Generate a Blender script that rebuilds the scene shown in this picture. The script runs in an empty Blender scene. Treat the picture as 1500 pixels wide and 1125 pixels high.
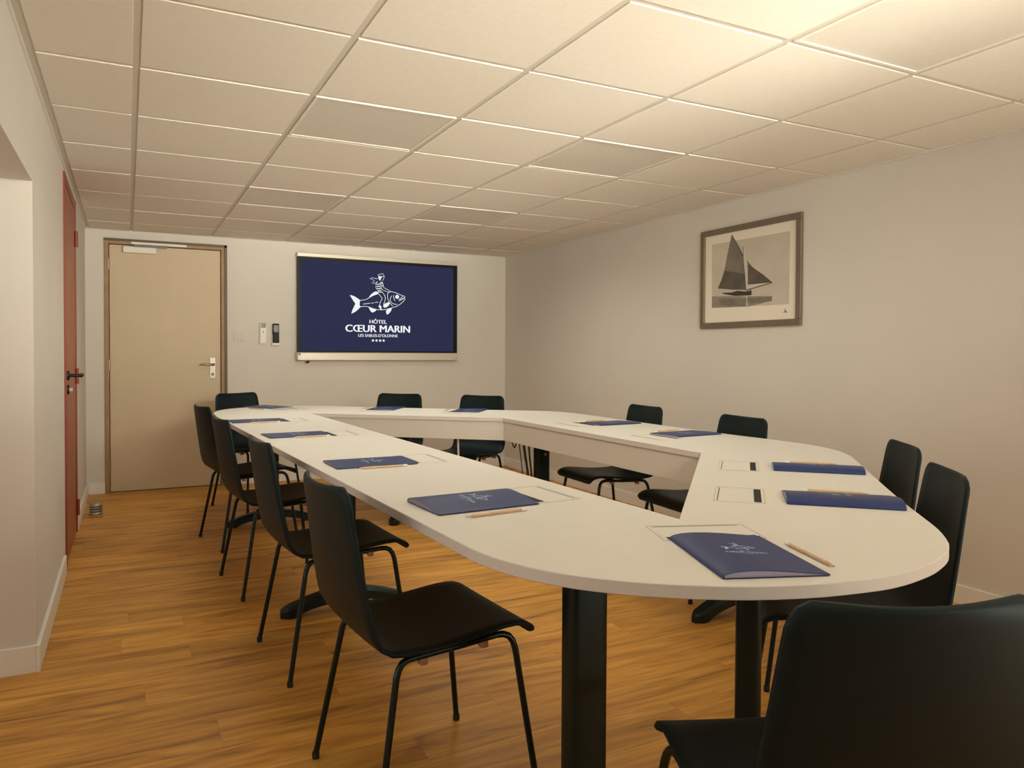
import bpy, bmesh, math, random
from mathutils import Vector, Matrix, Euler
random.seed(7)
PI = math.pi
S = bpy.context.scene
COL = S.collection

# ------------------------------------------------------------------ camera
F, YAW, PITCH, ROLL, EYE = 1108.32, .4703, .0209, -.0050, 1.16
cam_d = bpy.data.cameras.new('camera'); cam = bpy.data.objects.new('camera', cam_d); COL.objects.link(cam)
cam_d.sensor_width = 36; cam_d.sensor_fit = 'HORIZONTAL'; cam_d.lens = F / 1500 * 36
cam_d.shift_y = -(562.5 - 540.42) / 1500; cam_d.clip_start = .02
r0 = Vector((math.cos(YAW), -math.sin(YAW), 0)); d0 = Vector((math.sin(YAW), math.cos(YAW), 0)); u0 = Vector((0, 0, 1))
d1 = d0 * math.cos(PITCH) - u0 * math.sin(PITCH); u1 = u0 * math.cos(PITCH) + d0 * math.sin(PITCH)
rv = r0 * math.cos(ROLL) - u1 * math.sin(ROLL); uv = r0 * math.sin(ROLL) + u1 * math.cos(ROLL)
cam.matrix_world = Matrix(((rv.x, uv.x, -d1.x, 0), (rv.y, uv.y, -d1.y, 0), (rv.z, uv.z, -d1.z, EYE), (0, 0, 0, 1)))
S.camera = cam

# ------------------------------------------------------------------ colour management, world, lights
S.view_settings.view_transform = 'Standard'; S.view_settings.look = 'None'
S.view_settings.gamma = 1; S.view_settings.use_curve_mapping = False
S.view_settings.exposure = 0.5
W = bpy.data.worlds.new('world'); S.world = W; W.use_nodes = True
W.node_tree.nodes['Background'].inputs[0].default_value = (1, .9, .78, 1)
W.node_tree.nodes['Background'].inputs[1].default_value = .05

def area(name, loc, target, sx, sy, power, color, spread=180):
    l = bpy.data.lights.new(name, 'AREA'); l.shape = 'RECTANGLE'; l.size = sx; l.size_y = sy
    l.energy = power; l.color = color; l.spread = math.radians(spread)
    o = bpy.data.objects.new(name, l); COL.objects.link(o); o.location = loc
    o.rotation_euler = (Vector(target) - Vector(loc)).to_track_quat('-Z', 'Y').to_euler()
    return o
WARM = (1, .955, .78)
COOL = (1, .97, .90)
area('far_ceiling_fill', (1.7, -.4, 1.3), (1.6, 3.5, 2.145), .4, .4, 2.2, WARM, 40)  # unseen fill, added to brighten the ceiling deeper in the room
area('left_ceiling_fill', (1.2, -.4, 1.5), (.6, 3.0, 2.145), .4, .4, 5.0, WARM, 50)  # added fill without a fixture, lifts the ceiling on the left
area('narrow_ceiling_fill', (1.9, -.8, 1.75), (1.9, 4.5, 2.3), .4, .15, 1.7, WARM, 24)  # unseen narrow fill added to rake along the ceiling
area('near_ceiling_fill', (2.0, 0, 1.4), (2.0, 1.6, 2.145), .5, .5, 2.0, WARM, 66)  # unseen fill for the near ceiling, stands in for a bounced flash
area('low_fill', (2.4, -.7, .6), (2.4, -.2, 2.145), .6, .6, 25, WARM)  # added fill behind the camera, pointing up; no lamp stands here
area('alcove_fill', (-1.15, 1.5, 1.2), (3, 1.9, 1.2), 2, 1.2, 7.5, COOL)  # fill added inside the alcove, which has no window
area('rear_fill', (1.6, -1.5, 1.9), (1.6, 6.9, 1.8), 2.6, .3, 5.2, WARM, 42)  # added fill behind the camera for the far wall; no window there
area('rear_left_fill', (.4, -1.5, 1.95), (3.469, 4.8, 1.3), .5, .3, 3.0, WARM, 36)  # unseen fill added to brighten the right wall from behind the camera
area('rear_right_fill', (2.6, -1.5, 1.95), (-.3, 4.6, 1.5), .5, .3, 1.5, WARM, 30)  # unseen fill added to brighten the left wall from behind the camera

# ------------------------------------------------------------------ dimensions
XL, XR, YB, H = -.30, 3.469, 6.984, 2.145
YR = -1.6                                   # rear wall, behind the camera
ZT, TT = .750, .0255                         # table top height and thickness

# ------------------------------------------------------------------ materials
def mat(name, col, rough=.5, metal=0, spec=.5, noise=0, nscale=20, bump=0, bscale=200, emit=None, estr=1):
    m = bpy.data.materials.new(name); m.use_nodes = True
    nt = m.node_tree; b = nt.nodes['Principled BSDF']
    b.inputs['Base Color'].default_value = (*col, 1); b.inputs['Roughness'].default_value = rough
    b.inputs['Metallic'].default_value = metal; b.inputs['Specular IOR Level'].default_value = spec
    tc = nt.nodes.new('ShaderNodeTexCoord')
    if noise:
        n = nt.nodes.new('ShaderNodeTexNoise'); n.inputs['Scale'].default_value = nscale; n.inputs['Detail'].default_value = 4
        nt.links.new(tc.outputs['Object'], n.inputs['Vector'])
        r = nt.nodes.new('ShaderNodeValToRGB')
        r.color_ramp.elements[0].color = (*[max(0, c * (1 - noise)) for c in col], 1)
        r.color_ramp.elements[1].color = (*[min(1, c * (1 + noise)) for c in col], 1)
        r.color_ramp.elements[0].position = .3; r.color_ramp.elements[1].position = .7
        nt.links.new(n.outputs['Fac'], r.inputs['Fac']); nt.links.new(r.outputs['Color'], b.inputs['Base Color'])
    if bump:
        n2 = nt.nodes.new('ShaderNodeTexNoise'); n2.inputs['Scale'].default_value = bscale; n2.inputs['Detail'].default_value = 3
        nt.links.new(tc.outputs['Object'], n2.inputs['Vector'])
        bp = nt.nodes.new('ShaderNodeBump'); bp.inputs['Strength'].default_value = bump; bp.inputs['Distance'].default_value = .002
        nt.links.new(n2.outputs['Fac'], bp.inputs['Height']); nt.links.new(bp.outputs['Normal'], b.inputs['Normal'])
    if emit:
        b.inputs['Emission Color'].default_value = (*emit, 1); b.inputs['Emission Strength'].default_value = estr
    return m

M = dict(
    wall=mat('wall_paint', (.74, .70, .65), .75, noise=.015, nscale=3, bump=.08, bscale=350),
    ceil=mat('ceiling_tile', (.84, .79, .72), .9, noise=.02, nscale=60, bump=.15, bscale=500),
    tee=mat('grid_tee', (.68, .63, .56), .6),
    lip=mat('wall_angle_white', (.84, .81, .76), .5),
    diff=mat('light_diffuser', (.72, .675, .61), .5, noise=.02, nscale=40),
    skirt=mat('skirting_white', (.88, .855, .82), .4),
    table=mat('laminate_white', (.80, .775, .735), .5, spec=.35, noise=.01, nscale=8, bump=.03, bscale=900),
    edge=mat('edge_band', (.74, .70, .68), .45),
    apron=mat('modesty_white', (.74, .71, .66), .5),
    black=mat('black_steel', (.004, .006, .006), .38),
    shell=mat('shell_plastic', (.0060, .0094, .0102), .5, spec=.3, bump=.15, bscale=1400),
    tube=mat('tube_black', (.004, .006, .006), .28),
    slot=mat('brush_black', (.012, .014, .014), .8),
    slit=mat('slit_dark', (.05, .045, .04), .7),
    outline=mat('seam_grey', (.42, .39, .35), .6),
    clip=mat('clip_copper', (.42, .20, .12), .35),
    navy=mat('folder_navy', (.024, .042, .160), .42, spec=.28, noise=.03, nscale=5),
    navyin=mat('folder_inside', (.36, .33, .48), .6),
    ink=mat('folder_print', (.42, .62, .88), .5),
    pencil=mat('pencil_wood', (.66, .45, .27), .45, noise=.12, nscale=60),
    pwood=mat('pencil_cone', (.66, .45, .26), .6),
    lead=mat('pencil_lead', (.05, .045, .045), .4),
    pend=mat('pencil_end', (.86, .85, .83), .4),
    door=mat('door_beige', (.63, .505, .345), .5, noise=.02, nscale=4),
    dframe=mat('door_frame_wood', (.36, .215, .105), .5, noise=.12, nscale=14),
    red=mat('door_red', (.36, .098, .048), .4),
    redframe=mat('door_red_frame', (.30, .050, .030), .4),
    steel=mat('satin_steel', (.44, .41, .37), .48, metal=1),
    plast=mat('white_plastic', (.80, .77, .72), .4),
    grey=mat('grey_plastic', (.20, .18, .155), .4),
    dark=mat('dark_plastic', (.008, .008, .008), .45, spec=.2),
    alu=mat('tv_champagne', (.70, .64, .55), .35, metal=.25),
    screen=mat('screen_navy', (.004, .005, .012), .6, spec=.05, emit=(.0245, .0275, .0735), estr=.62),
    white=mat('screen_white', (.02, .02, .02), .6, spec=.05, emit=(.93, .95, .97), estr=.66),
    pframe=mat('picture_frame_pewter', (.215, .172, .130), .42, metal=.35, noise=.08, nscale=30),
    mount=mat('mount_cream', (.88, .81, .70), .8),
    photo=mat('print_sky', (.62, .555, .47), .7, noise=.06, nscale=5),
    psail=mat('print_sail', (.21, .185, .15), .7, noise=.18, nscale=9),
    pjib=mat('print_jib', (.12, .105, .085), .7, noise=.25, nscale=12),
    pdark=mat('print_dark', (.050, .044, .036), .7),
    psea=mat('print_sea', (.30, .265, .22), .7, noise=.22, nscale=16),
    plight=mat('print_light', (.66, .61, .53), .7),
    cable=mat('cable_black', (.012, .011, .010), .5),
    cablew=mat('cable_white', (.75, .66, .58), .5),
    rubber=mat('rubber', (.012, .012, .012), .7),
)

def wood_floor():
    m = bpy.data.materials.new('vinyl_oak_planks'); m.use_nodes = True
    nt = m.node_tree; N = nt.nodes; L = nt.links; b = N['Principled BSDF']
    tc = N.new('ShaderNodeTexCoord')
    def math_(op, a, b=None, c=None):
        n_ = N.new('ShaderNodeMath'); n_.operation = op
        for k_, v_ in enumerate((a, b, c)):
            if v_ is None: continue
            if isinstance(v_, (int, float)): n_.inputs[k_].default_value = v_
            else: L.new(v_, n_.inputs[k_])
        return n_.outputs[0]
    PL, PW = 1.22, .18
    sx_ = N.new('ShaderNodeSeparateXYZ'); L.new(tc.outputs['Object'], sx_.inputs[0])
    yr = math_('DIVIDE', sx_.outputs[1], PW); row = math_('FLOOR', yr)
    w1 = N.new('ShaderNodeTexWhiteNoise'); w1.noise_dimensions = '1D'; L.new(row, w1.inputs['W'])
    xr = math_('ADD', math_('DIVIDE', sx_.outputs[0], PL), w1.outputs['Value']); colm = math_('FLOOR', xr)
    w2 = N.new('ShaderNodeTexWhiteNoise'); w2.noise_dimensions = '1D'; L.new(math_('MULTIPLY_ADD', row, 17.31, math_('MULTIPLY', colm, 5.77)), w2.inputs['W'])
    fy = math_('FRACT', yr); fx = math_('FRACT', xr)
    sy_ = math_('LESS_THAN', math_('MINIMUM', fy, math_('SUBTRACT', 1.0, fy)), .0045); sxm = math_('LESS_THAN', math_('MINIMUM', fx, math_('SUBTRACT', 1.0, fx)), .0007)
    seam = math_('MULTIPLY', math_('MAXIMUM', sy_, sxm), .35)
    sc = N.new('ShaderNodeVectorMath'); sc.operation = 'MULTIPLY_ADD'
    sc.inputs[1].default_value = (7.3, 3.1, 0); L.new(w2.outputs['Color'], sc.inputs[0]); L.new(tc.outputs['Object'], sc.inputs[2])
    mp = N.new('ShaderNodeMapping'); mp.inputs['Scale'].default_value = (1.0, 8.5, 1); L.new(sc.outputs[0], mp.inputs['Vector'])
    n1 = N.new('ShaderNodeTexNoise'); n1.inputs['Scale'].default_value = 1.6; n1.inputs['Detail'].default_value = 6
    n1.inputs['Roughness'].default_value = .6; n1.inputs['Distortion'].default_value = 1.1; L.new(mp.outputs[0], n1.inputs['Vector'])
    mp2 = N.new('ShaderNodeMapping'); mp2.inputs['Scale'].default_value = (3.5, 55, 1); L.new(sc.outputs[0], mp2.inputs['Vector'])
    n2 = N.new('ShaderNodeTexNoise'); n2.inputs['Scale'].default_value = 1.5; n2.inputs['Detail'].default_value = 4; L.new(mp2.outputs[0], n2.inputs['Vector'])
    ramp = N.new('ShaderNodeValToRGB'); e = ramp.color_ramp.elements
    e[0].position = .27; e[0].color = (.235, .095, .0135, 1); e[1].position = .74; e[1].color = (.86, .47, .100, 1)
    k = ramp.color_ramp.elements.new(.45); k.color = (.60, .275, .044, 1)
    k = ramp.color_ramp.elements.new(.60); k.color = (.74, .37, .064, 1)
    L.new(n1.outputs['Fac'], ramp.inputs['Fac'])
    r2 = N.new('ShaderNodeMapRange'); r2.inputs['From Min'].default_value = .3; r2.inputs['From Max'].default_value = .7
    r2.inputs['To Min'].default_value = .88; r2.inputs['To Max'].default_value = 1.08; L.new(n2.outputs['Fac'], r2.inputs['Value'])
    r3 = N.new('ShaderNodeMapRange'); r3.inputs['To Min'].default_value = .88; r3.inputs['To Max'].default_value = 1.10
    L.new(w2.outputs['Value'], r3.inputs['Value'])
    mu = N.new('ShaderNodeMath'); mu.operation = 'MULTIPLY'; L.new(r2.outputs[0], mu.inputs[0]); L.new(r3.outputs[0], mu.inputs[1])
    vm = N.new('ShaderNodeVectorMath'); vm.operation = 'SCALE'; L.new(ramp.outputs['Color'], vm.inputs[0]); L.new(mu.outputs[0], vm.inputs['Scale'])
    mx = N.new('ShaderNodeMix'); mx.data_type = 'RGBA'; L.new(seam, mx.inputs['Factor'])
    L.new(vm.outputs[0], mx.inputs[6]); mx.inputs[7].default_value = (.22, .085, .015, 1)
    L.new(mx.outputs[2], b.inputs['Base Color'])
    b.inputs['Roughness'].default_value = .5
    bp = N.new('ShaderNodeBump'); bp.inputs['Strength'].default_value = .12; bp.inputs['Distance'].default_value = .001
    L.new(n2.outputs['Fac'], bp.inputs['Height']); L.new(bp.outputs['Normal'], b.inputs['Normal'])
    return m
M['floor'] = wood_floor()
for k_ in ('shell', 'tube', 'black'):
    M[k_].node_tree.nodes['Principled BSDF'].inputs['Specular Tint'].default_value = (.62, .90, 1, 1)

# ------------------------------------------------------------------ mesh builder
class MB:
    def __init__(s): s.v = []; s.f = []; s.mi = []; s.sm = []
    def add(s, vs, fs, mi=0, smooth=False):
        o = len(s.v); s.v += [tuple(p) for p in vs]
        for f in fs: s.f.append([i + o for i in f]); s.mi.append(mi); s.sm.append(smooth)
        return s
    def box(s, a, b, mi=0, bev=0, rot=None, at=None):
        bm = bmesh.new(); bmesh.ops.create_cube(bm, size=1)
        a = Vector(a); b = Vector(b)
        for v in bm.verts: v.co = Vector([(a[i] + b[i]) / 2 + v.co[i] * (b[i] - a[i]) for i in range(3)])
        if bev: bmesh.ops.bevel(bm, geom=bm.edges[:], offset=bev, segments=2, affect='EDGES', profile=.5)
        return s.bm(bm, mi, False, rot, at)
    def bm(s, bm, mi=0, smooth=False, rot=None, at=None):
        bm.verts.index_update()
        vs = [v.co.copy() for v in bm.verts]
        if rot is not None: vs = [rot @ v for v in vs]
        if at is not None: vs = [v + Vector(at) for v in vs]
        s.add(vs, [[v.index for v in f.verts] for f in bm.faces], mi, smooth); bm.free(); return s
    def prism(s, pts, z0, z1, mi=0, mi_side=None, bev=0):
        """outline in XY, extruded from z0 to z1"""
        bm = bmesh.new(); vs = [bm.verts.new((p[0], p[1], z0)) for p in pts]; f = bm.faces.new(vs)
        r = bmesh.ops.extrude_face_region(bm, geom=[f])
        for g in r['geom']:
            if isinstance(g, bmesh.types.BMVert): g.co.z = z1
        bmesh.ops.recalc_face_normals(bm, faces=bm.faces[:])
        if bev:
            ed = [e for e in bm.edges if abs(e.verts[0].co.z - e.verts[1].co.z) < 1e-6]
            bmesh.ops.bevel(bm, geom=ed, offset=bev, segments=2, affect='EDGES', profile=.5)
        bm.verts.index_update()
        vs = [v.co.copy() for v in bm.verts]; o = len(s.v); s.v += [tuple(v) for v in vs]
        for f in bm.faces:
            s.f.append([v.index + o for v in f.verts]); s.sm.append(False)
            s.mi.append(mi if mi_side is None or abs(f.normal.z) > .9 else mi_side)
        bm.free(); return s
    def tube(s, path, r, n=10, mi=0, cap=True):
        P = [Vector(p) for p in path]; m = len(P); rs = r if isinstance(r, (list, tuple)) else [r] * m
        T = []
        for i in range(m):
            t = (P[min(i + 1, m - 1)] - P[max(i - 1, 0)]).normalized(); T.append(t)
        nrm = T[0].orthogonal().normalized(); vs = []
        for i in range(m):
            nrm = (nrm - T[i] * nrm.dot(T[i])).normalized(); bn = T[i].cross(nrm)
            for k in range(n):
                a = 2 * PI * k / n; vs.append(P[i] + (nrm * math.cos(a) + bn * math.sin(a)) * rs[i])
        fs = [[i * n + k, i * n + (k + 1) % n, (i + 1) * n + (k + 1) % n, (i + 1) * n + k] for i in range(m - 1) for k in range(n)]
        s.add(vs, fs, mi, True)
        if cap: s.add(vs[:n], [list(range(n))[::-1]], mi); s.add(vs[-n:], [list(range(n))], mi)
        return s
    def lathe(s, prof, n=24, mi=0, at=(0, 0, 0), rot=None, smooth=True):
        vs = []
        for (r, z) in prof:
            for k in range(n):
                a = 2 * PI * k / n; p = Vector((r * math.cos(a), r * math.sin(a), z))
                if rot is not None: p = rot @ p
                vs.append(p + Vector(at))
        m = len(prof)
        fs = [[i * n + k, i * n + (k + 1) % n, (i + 1) * n + (k + 1) % n, (i + 1) * n + k] for i in range(m - 1) for k in range(n)]
        s.add(vs, fs, mi, smooth); s.add(vs[:n], [list(range(n))[::-1]], mi); s.add(vs[-n:], [list(range(n))], mi)
        return s
    def poly(s, pts, fn, mi=0):
        """flat 2-D polygon, triangulated, mapped to 3-D by fn"""
        bm = bmesh.new(); f = bm.faces.new([bm.verts.new((x, y, 0)) for x, y in pts])
        if f.normal.z < 0 or (f.normal_update() or f.normal.z < 0): f.normal_flip()
        bmesh.ops.triangulate(bm, faces=bm.faces[:]); bm.verts.index_update()
        s.add([fn(v.co.x, v.co.y) for v in bm.verts], [[v.index for v in g.verts] for g in bm.faces], mi); bm.free(); return s
    def stroke(s, pts, w, fn, mi=0):
        n = len(pts); L = []; R = []
        for i in range(n):
            a = Vector(pts[max(i - 1, 0)]); b = Vector(pts[min(i + 1, n - 1)]); t = (b - a).normalized(); q = Vector((-t.y, t.x)) * w / 2
            p = Vector(pts[i]); L.append(p + q); R.append(p - q)
        vs = [fn(p.x, p.y) for p in L] + [fn(p.x, p.y) for p in R]
        s.add(vs, [[i, n + i, n + i + 1, i + 1] for i in range(n - 1)], mi); return s
    def mesh(s, name, mats):
        me = bpy.data.meshes.new(name); me.from_pydata(s.v, [], s.f)
        for m in (mats if isinstance(mats, (list, tuple)) else [mats]): me.materials.append(m)
        me.polygons.foreach_set('material_index', s.mi); me.polygons.foreach_set('use_smooth', s.sm); me.update()
        return me
    def build(s, name, mats, parent=None):
        return link(name, s.mesh(name, mats), parent)

def link(name, data, parent=None):
    o = bpy.data.objects.new(name, data); COL.objects.link(o)
    if parent: o.parent = parent
    return o
def tag(o, label=None, cat=None, group=None, kind=None):
    if label: o['label'] = label
    if cat: o['category'] = cat
    if group: o['group'] = group
    if kind: o['kind'] = kind
    return o
def thing(name, loc, rz=0, label=None, cat=None, group=None):
    o = link(name, None); o.location = loc; o.rotation_euler = (0, 0, rz); return tag(o, label, cat, group)
def copy_tree(o, parent=None):
    c = o.copy(); COL.objects.link(c); c.parent = parent
    for ch in list(o.children): copy_tree(ch, c)
    return c
def struct(mb, name, mats, label=None, cat=None):
    return tag(mb.build(name, mats), label, cat, kind='structure')

# ------------------------------------------------------------------ room shell
T = .14
m = MB().box((-1.4, YR - T, -.08), (XR + T, YB + .5, 0)); struct(m, 'floor', M['floor'], 'oak-look vinyl plank floor of the meeting room', 'floor')

# back wall with door opening (door leaf X -.127 .. .716, top 2.029)
DX0, DX1, DZ = -.166, .768, 2.072
m = MB(); m.box((XL - T, YB, 0), (DX0, YB + T, H + .1)).box((DX1, YB, 0), (XR + T, YB + T, H + .1)).box((DX0, YB, DZ), (DX1, YB + T, H + .1))
m.box((DX0 - .1, YB + T, 0), (DX1 + .1, YB + T + .03, DZ + .05))
struct(m, 'wall_back', M['wall'], 'far wall carrying the beige door and the wall screen', 'wall')
m = MB().box((XR, YR - T, 0), (XR + T, YB + T, H + .1)); struct(m, 'wall_right', M['wall'], 'long right wall carrying the framed picture', 'wall')
m = MB().box((-1.4, YR - T, 0), (XR + T, YR, H + .1)); struct(m, 'wall_rear', M['wall'], 'wall behind the camera', 'wall')
# left wall: pier from the alcove jamb to the red door, then to the corner; lintel above the alcove
YJ, ZN = 3.20, 1.766
RY0, RY1, RZ = 4.66, 5.62, 2.112
m = MB()
m.box((XL - .9, YJ, 0), (XL, RY0, H + .1)); m.box((XL - T, RY0, RZ), (XL, RY1, H + .1)); m.box((XL - T, RY1, 0), (XL, YB + T, H + .1))
m.box((XL - .9, YR, ZN), (XL, YJ, H + .1)); m.box((XL - .95, YR - T, 0), (XL - .9, YJ + .1, H + .1)); m.box((XL - T - .04, RY0, 0), (XL - T, RY1, RZ))
struct(m, 'wall_left', M['wall'], 'left wall with an alcove in front and the red door further back', 'wall')

# ceiling: exposed grid with lowered tiles
GX, GY, SX, SY = -.5764, 1.750, .6089, .5992
xs = [XL + .034] + [GX + SX * i for i in range(1, 7)] + [XR - .020]
ys = [YR + .02] + [GY + SY * j for j in range(-5, 9)] + [YB - .020]
panels = []
m = MB(); g = .012
m.box((-1.4, YR - T, H + .004), (XR + T, YB + T, H + .14), 1)
for i in range(len(xs) - 1):
    for j in range(len(ys) - 1):
        row = j - 6                                    # tile between grid rows row and row+1
        x0, x1 = xs[i] + (g if i else 0), xs[i + 1] - (g if i < 6 else 0)
        y0, y1 = ys[j] + (g if j else 0), ys[j + 1] - (g if j < len(ys) - 2 else 0)
        if (i in (2, 4) and row in (2, 5)) or (i, row) == (4, -1): panels.append((x0, y0, x1, y1, {-1: 0, 2: 2.9, 5: 4.8}[row])); continue
        dz = random.uniform(-.0008, .0008)
        m.box((x0, y0, H + dz), (x1, y1, H + .0045), 0, bev=.0012)
struct(m, 'ceiling', [M['ceil'], M['tee']], 'suspended ceiling of cream square tiles in a recessed grid', 'ceiling')
plabel = ['flush ceiling light panel left of centre, in front of the screen', 'flush ceiling light panel nearest the far wall on the left, above the door side of the screen',
          'flush bright ceiling light panel at the upper right picture edge', 'flush ceiling light panel right of centre, level with the framed picture', 'flush ceiling light panel nearest the far wall on the right, towards the room corner']
for (x0, y0, x1, y1, watt), lb in zip(panels, plabel):
    t = thing('ceiling_light_panel', ((x0 + x1) / 2, (y0 + y1) / 2, H + .004), 0, lb, 'ceiling light', 'flush light panels in the ceiling')
    a, b = (x1 - x0) / 2, (y1 - y0) / 2; f = MB(); w = .012
    f.box((-a, -b, -.006), (a, -b + w, 0)).box((-a, b - w, -.006), (a, b, 0)).box((-a, -b + w, -.006), (-a + w, b - w, 0)).box((a - w, -b + w, -.006), (a, b - w, 0))
    f.build('frame', M['ceil'], t)
    MB().box((-a + w, -b + w, -.0035), (a - w, b - w, -.0005)).build('diffuser', M['diff'], t)
    if watt:                                       # low-glare panel: the light leaves within a limited cone
        l = area('panel_light', ((x0 + x1) / 2, (y0 + y1) / 2, H - .004), ((x0 + x1) / 2, (y0 + y1) / 2, 0), .55, .55, watt, WARM, 155)
# white wall angles
def trim(n, a, b, lab): struct(MB().box(a, b, 0, bev=.001), n, M['lip'], lab, 'trim')
trim('trim_1', (XL, YR, H - .004), (XL + .009, YB, H + .009), 'white ceiling angle along the left wall')
trim('trim_2', (XR - .020, YR, H - .003), (XR, YB, H + .009), 'white ceiling angle along the right wall')
trim('trim_3', (XL + .009, YB - .018, H - .003), (XR - .02, YB, H + .009), 'white ceiling angle along the far wall')
# baseboards
bh, bt = .088, .014
def base(n, boxes, lab):
    mm = MB()
    for a, b in boxes: mm.box(a, b, 0, bev=.002)
    struct(mm, n, M['skirt'], lab, 'baseboard')
base('baseboard_left', [((XL, YJ - bt, 0), (XL + bt, RY0 - .12, .098)), ((XL - .6, YJ - bt, 0), (XL + .0, YJ, .098)), ((XL, RY1 + .02, 0), (XL + bt, YB, bh))], 'white baseboard along the left wall and round the alcove corner')
base('baseboard_back', [((XL + bt, YB - bt, 0), (DX0 - .001, YB, bh)), ((DX1 + .001, YB - bt, 0), (XR - bt, YB, bh))], 'white baseboard along the far wall')
base('baseboard_right', [((XR - bt, YR, 0), (XR, YB, bh))], 'white baseboard along the right wall')

# ------------------------------------------------------------------ beige door in the far wall
LX0, LX1, LZ = -.128, .720, 2.030
d = MB().box((LX0, YB + .012, .006), (LX1, YB + .052, LZ), 0, bev=.002).build('door_1', M['door'])
tag(d, 'closed beige door with wooden frame in the far wall', 'door', kind='structure')
f = MB()
f.box((DX0, YB - .012, 0), (LX0 - .004, YB + .06, DZ), 0, bev=.003).box((LX1 + .004, YB - .012, 0), (DX1, YB + .06, DZ), 0, bev=.003).box((LX0 - .004, YB - .012, LZ + .004), (LX1 + .004, YB + .06, DZ), 0, bev=.003)
f.box((DX1 - .018, YB - .022, 0), (DX1 + .004, YB - .012, DZ + .004), 1).box((DX0, YB - .022, DZ - .014), (DX1 + .004, YB - .012, DZ + .006), 1)
f.build('door_frame', [M['dframe'], mat('door_frame_lip', (.12, .065, .03), .5)], d)
for z in (1.87, 1.045, .21):
    MB().tube([(LX0 - .004, YB + .004, z - .045), (LX0 - .004, YB + .004, z + .045)], .009, 10).build('hinge', M['steel'], d)
hp = MB(); out = [(.0, .0)]
bm = bmesh.new(); bmesh.ops.create_cube(bm, size=1)
for v in bm.verts: v.co = Vector((.655 + v.co.x * .042, YB + .006 + v.co.y * .012, 1.02 + v.co.z * .215))
bmesh.ops.bevel(bm, geom=[e for e in bm.edges if abs((e.verts[0].co - e.verts[1].co).y) > .005], offset=.02, segments=6, affect='EDGES')
pl = hp.bm(bm).build('handle_plate', M['steel'], d)
MB().lathe([(.012, 0), (.012, .004), (.009, .005)], 16, at=(.655, YB, .965), rot=Matrix.Rotation(PI / 2, 3, 'X')).build('lock_cylinder', M['grey'], pl)
MB().tube([(.664, YB, 1.05), (.664, YB - .04, 1.05), (.660, YB - .050, 1.05), (.645, YB - .054, 1.05), (.60, YB - .056, 1.052), (.552, YB - .052, 1.05)], [.009, .009, .0095, .0095, .009, .007], 12).build('lever_handle', mat('lever_bronze', (.36, .29, .21), .3, metal=1), d)
c = MB().box((-.029, YB - .032, 1.966), (.219, YB + .013, 2.018), 0, bev=.006).build('door_closer', M['plast'], d)
MB().box((.03, YB - .040, 2.036), (.45, YB - .014, 2.056), 0, bev=.003).build('slide_rail', M['plast'], c)
MB().box((.05, YB - .036, 2.018), (.30, YB - .022, 2.034), 0, bev=.003).build('closer_arm', M['grey'], c)

# ------------------------------------------------------------------ red door in the left wall
d = MB().box((XL - .036, RY0 + .065, .008), (XL + .004, RY1 - .065, RZ - .055), 0, bev=.002).build('door_2', M['red'])
tag(d, 'brick red door set in the left wall', 'door', kind='structure')
f = MB()
f.box((XL - .06, RY0, 0), (XL + .008, RY0 + .062, RZ), 0, bev=.002).box((XL - .06, RY1 - .062, 0), (XL + .010, RY1, RZ), 0, bev=.002).box((XL - .06, RY0 + .062, RZ - .052), (XL + .008, RY1 - .062, RZ), 0, bev=.002)
f.build('door_frame', M['redframe'], d)
for z in (1.87, 1.0, .16):
    MB().tube([(XL + .014, RY1 - .064, z - .05), (XL + .014, RY1 - .064, z + .05)], .010, 10).build('hinge', M['redframe'], d)
hy = 4.83
ro = MB().lathe([(.026, 0), (.026, .010), (.020, .012)], 20, at=(XL + .004, hy, 1.024), rot=Matrix.Rotation(PI / 2, 3, 'Y')).build('handle_rose', M['black'], d)
MB().tube([(XL + .012, hy, 1.024), (XL + .055, hy, 1.024), (XL + .066, hy + .006, 1.024), (XL + .070, hy + .02, 1.024), (XL + .070, hy + .12, 1.024)], [.009, .009, .011, .012, .0105], 12).build('lever_handle', M['black'], d)
kr = MB().lathe([(.026, 0), (.026, .008), (.022, .010)], 20, at=(XL + .004, hy, .946), rot=Matrix.Rotation(PI / 2, 3, 'Y')).build('key_rose', M['black'], d)
MB().box((XL + .012, hy - .004, .935), (XL + .030, hy + .010, .958), 0, bev=.002).build('thumb_turn', M['steel'], kr)

# ------------------------------------------------------------------ door stop
t = thing('door_stop', (-.205, 6.10, 0), 0, 'small ribbed steel door stop on the floor by the left baseboard', 'door stop')
MB().lathe([(.042, 0), (.043, .004), (.043, .020), (.040, .022)], 28).build('base', M['steel'], t)
MB().lathe([(.039, .022), (.039, .028)], 28).build('ring', M['rubber'], t)
MB().lathe([(.042, .028), (.042, .040)], 28).build('collar', M['steel'], t)
MB().lathe([(.039, .040), (.039, .046)], 28).build('ring', M['rubber'], t)
MB().lathe([(.042, .046), (.042, .058)], 28).build('collar', M['steel'], t)
MB().lathe([(.039, .058), (.039, .063)], 28).build('ring', M['rubber'], t)
MB().lathe([(.042, .063), (.042, .078), (.036, .083), (.01, .084)], 28).build('cap', M['steel'], t)

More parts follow.
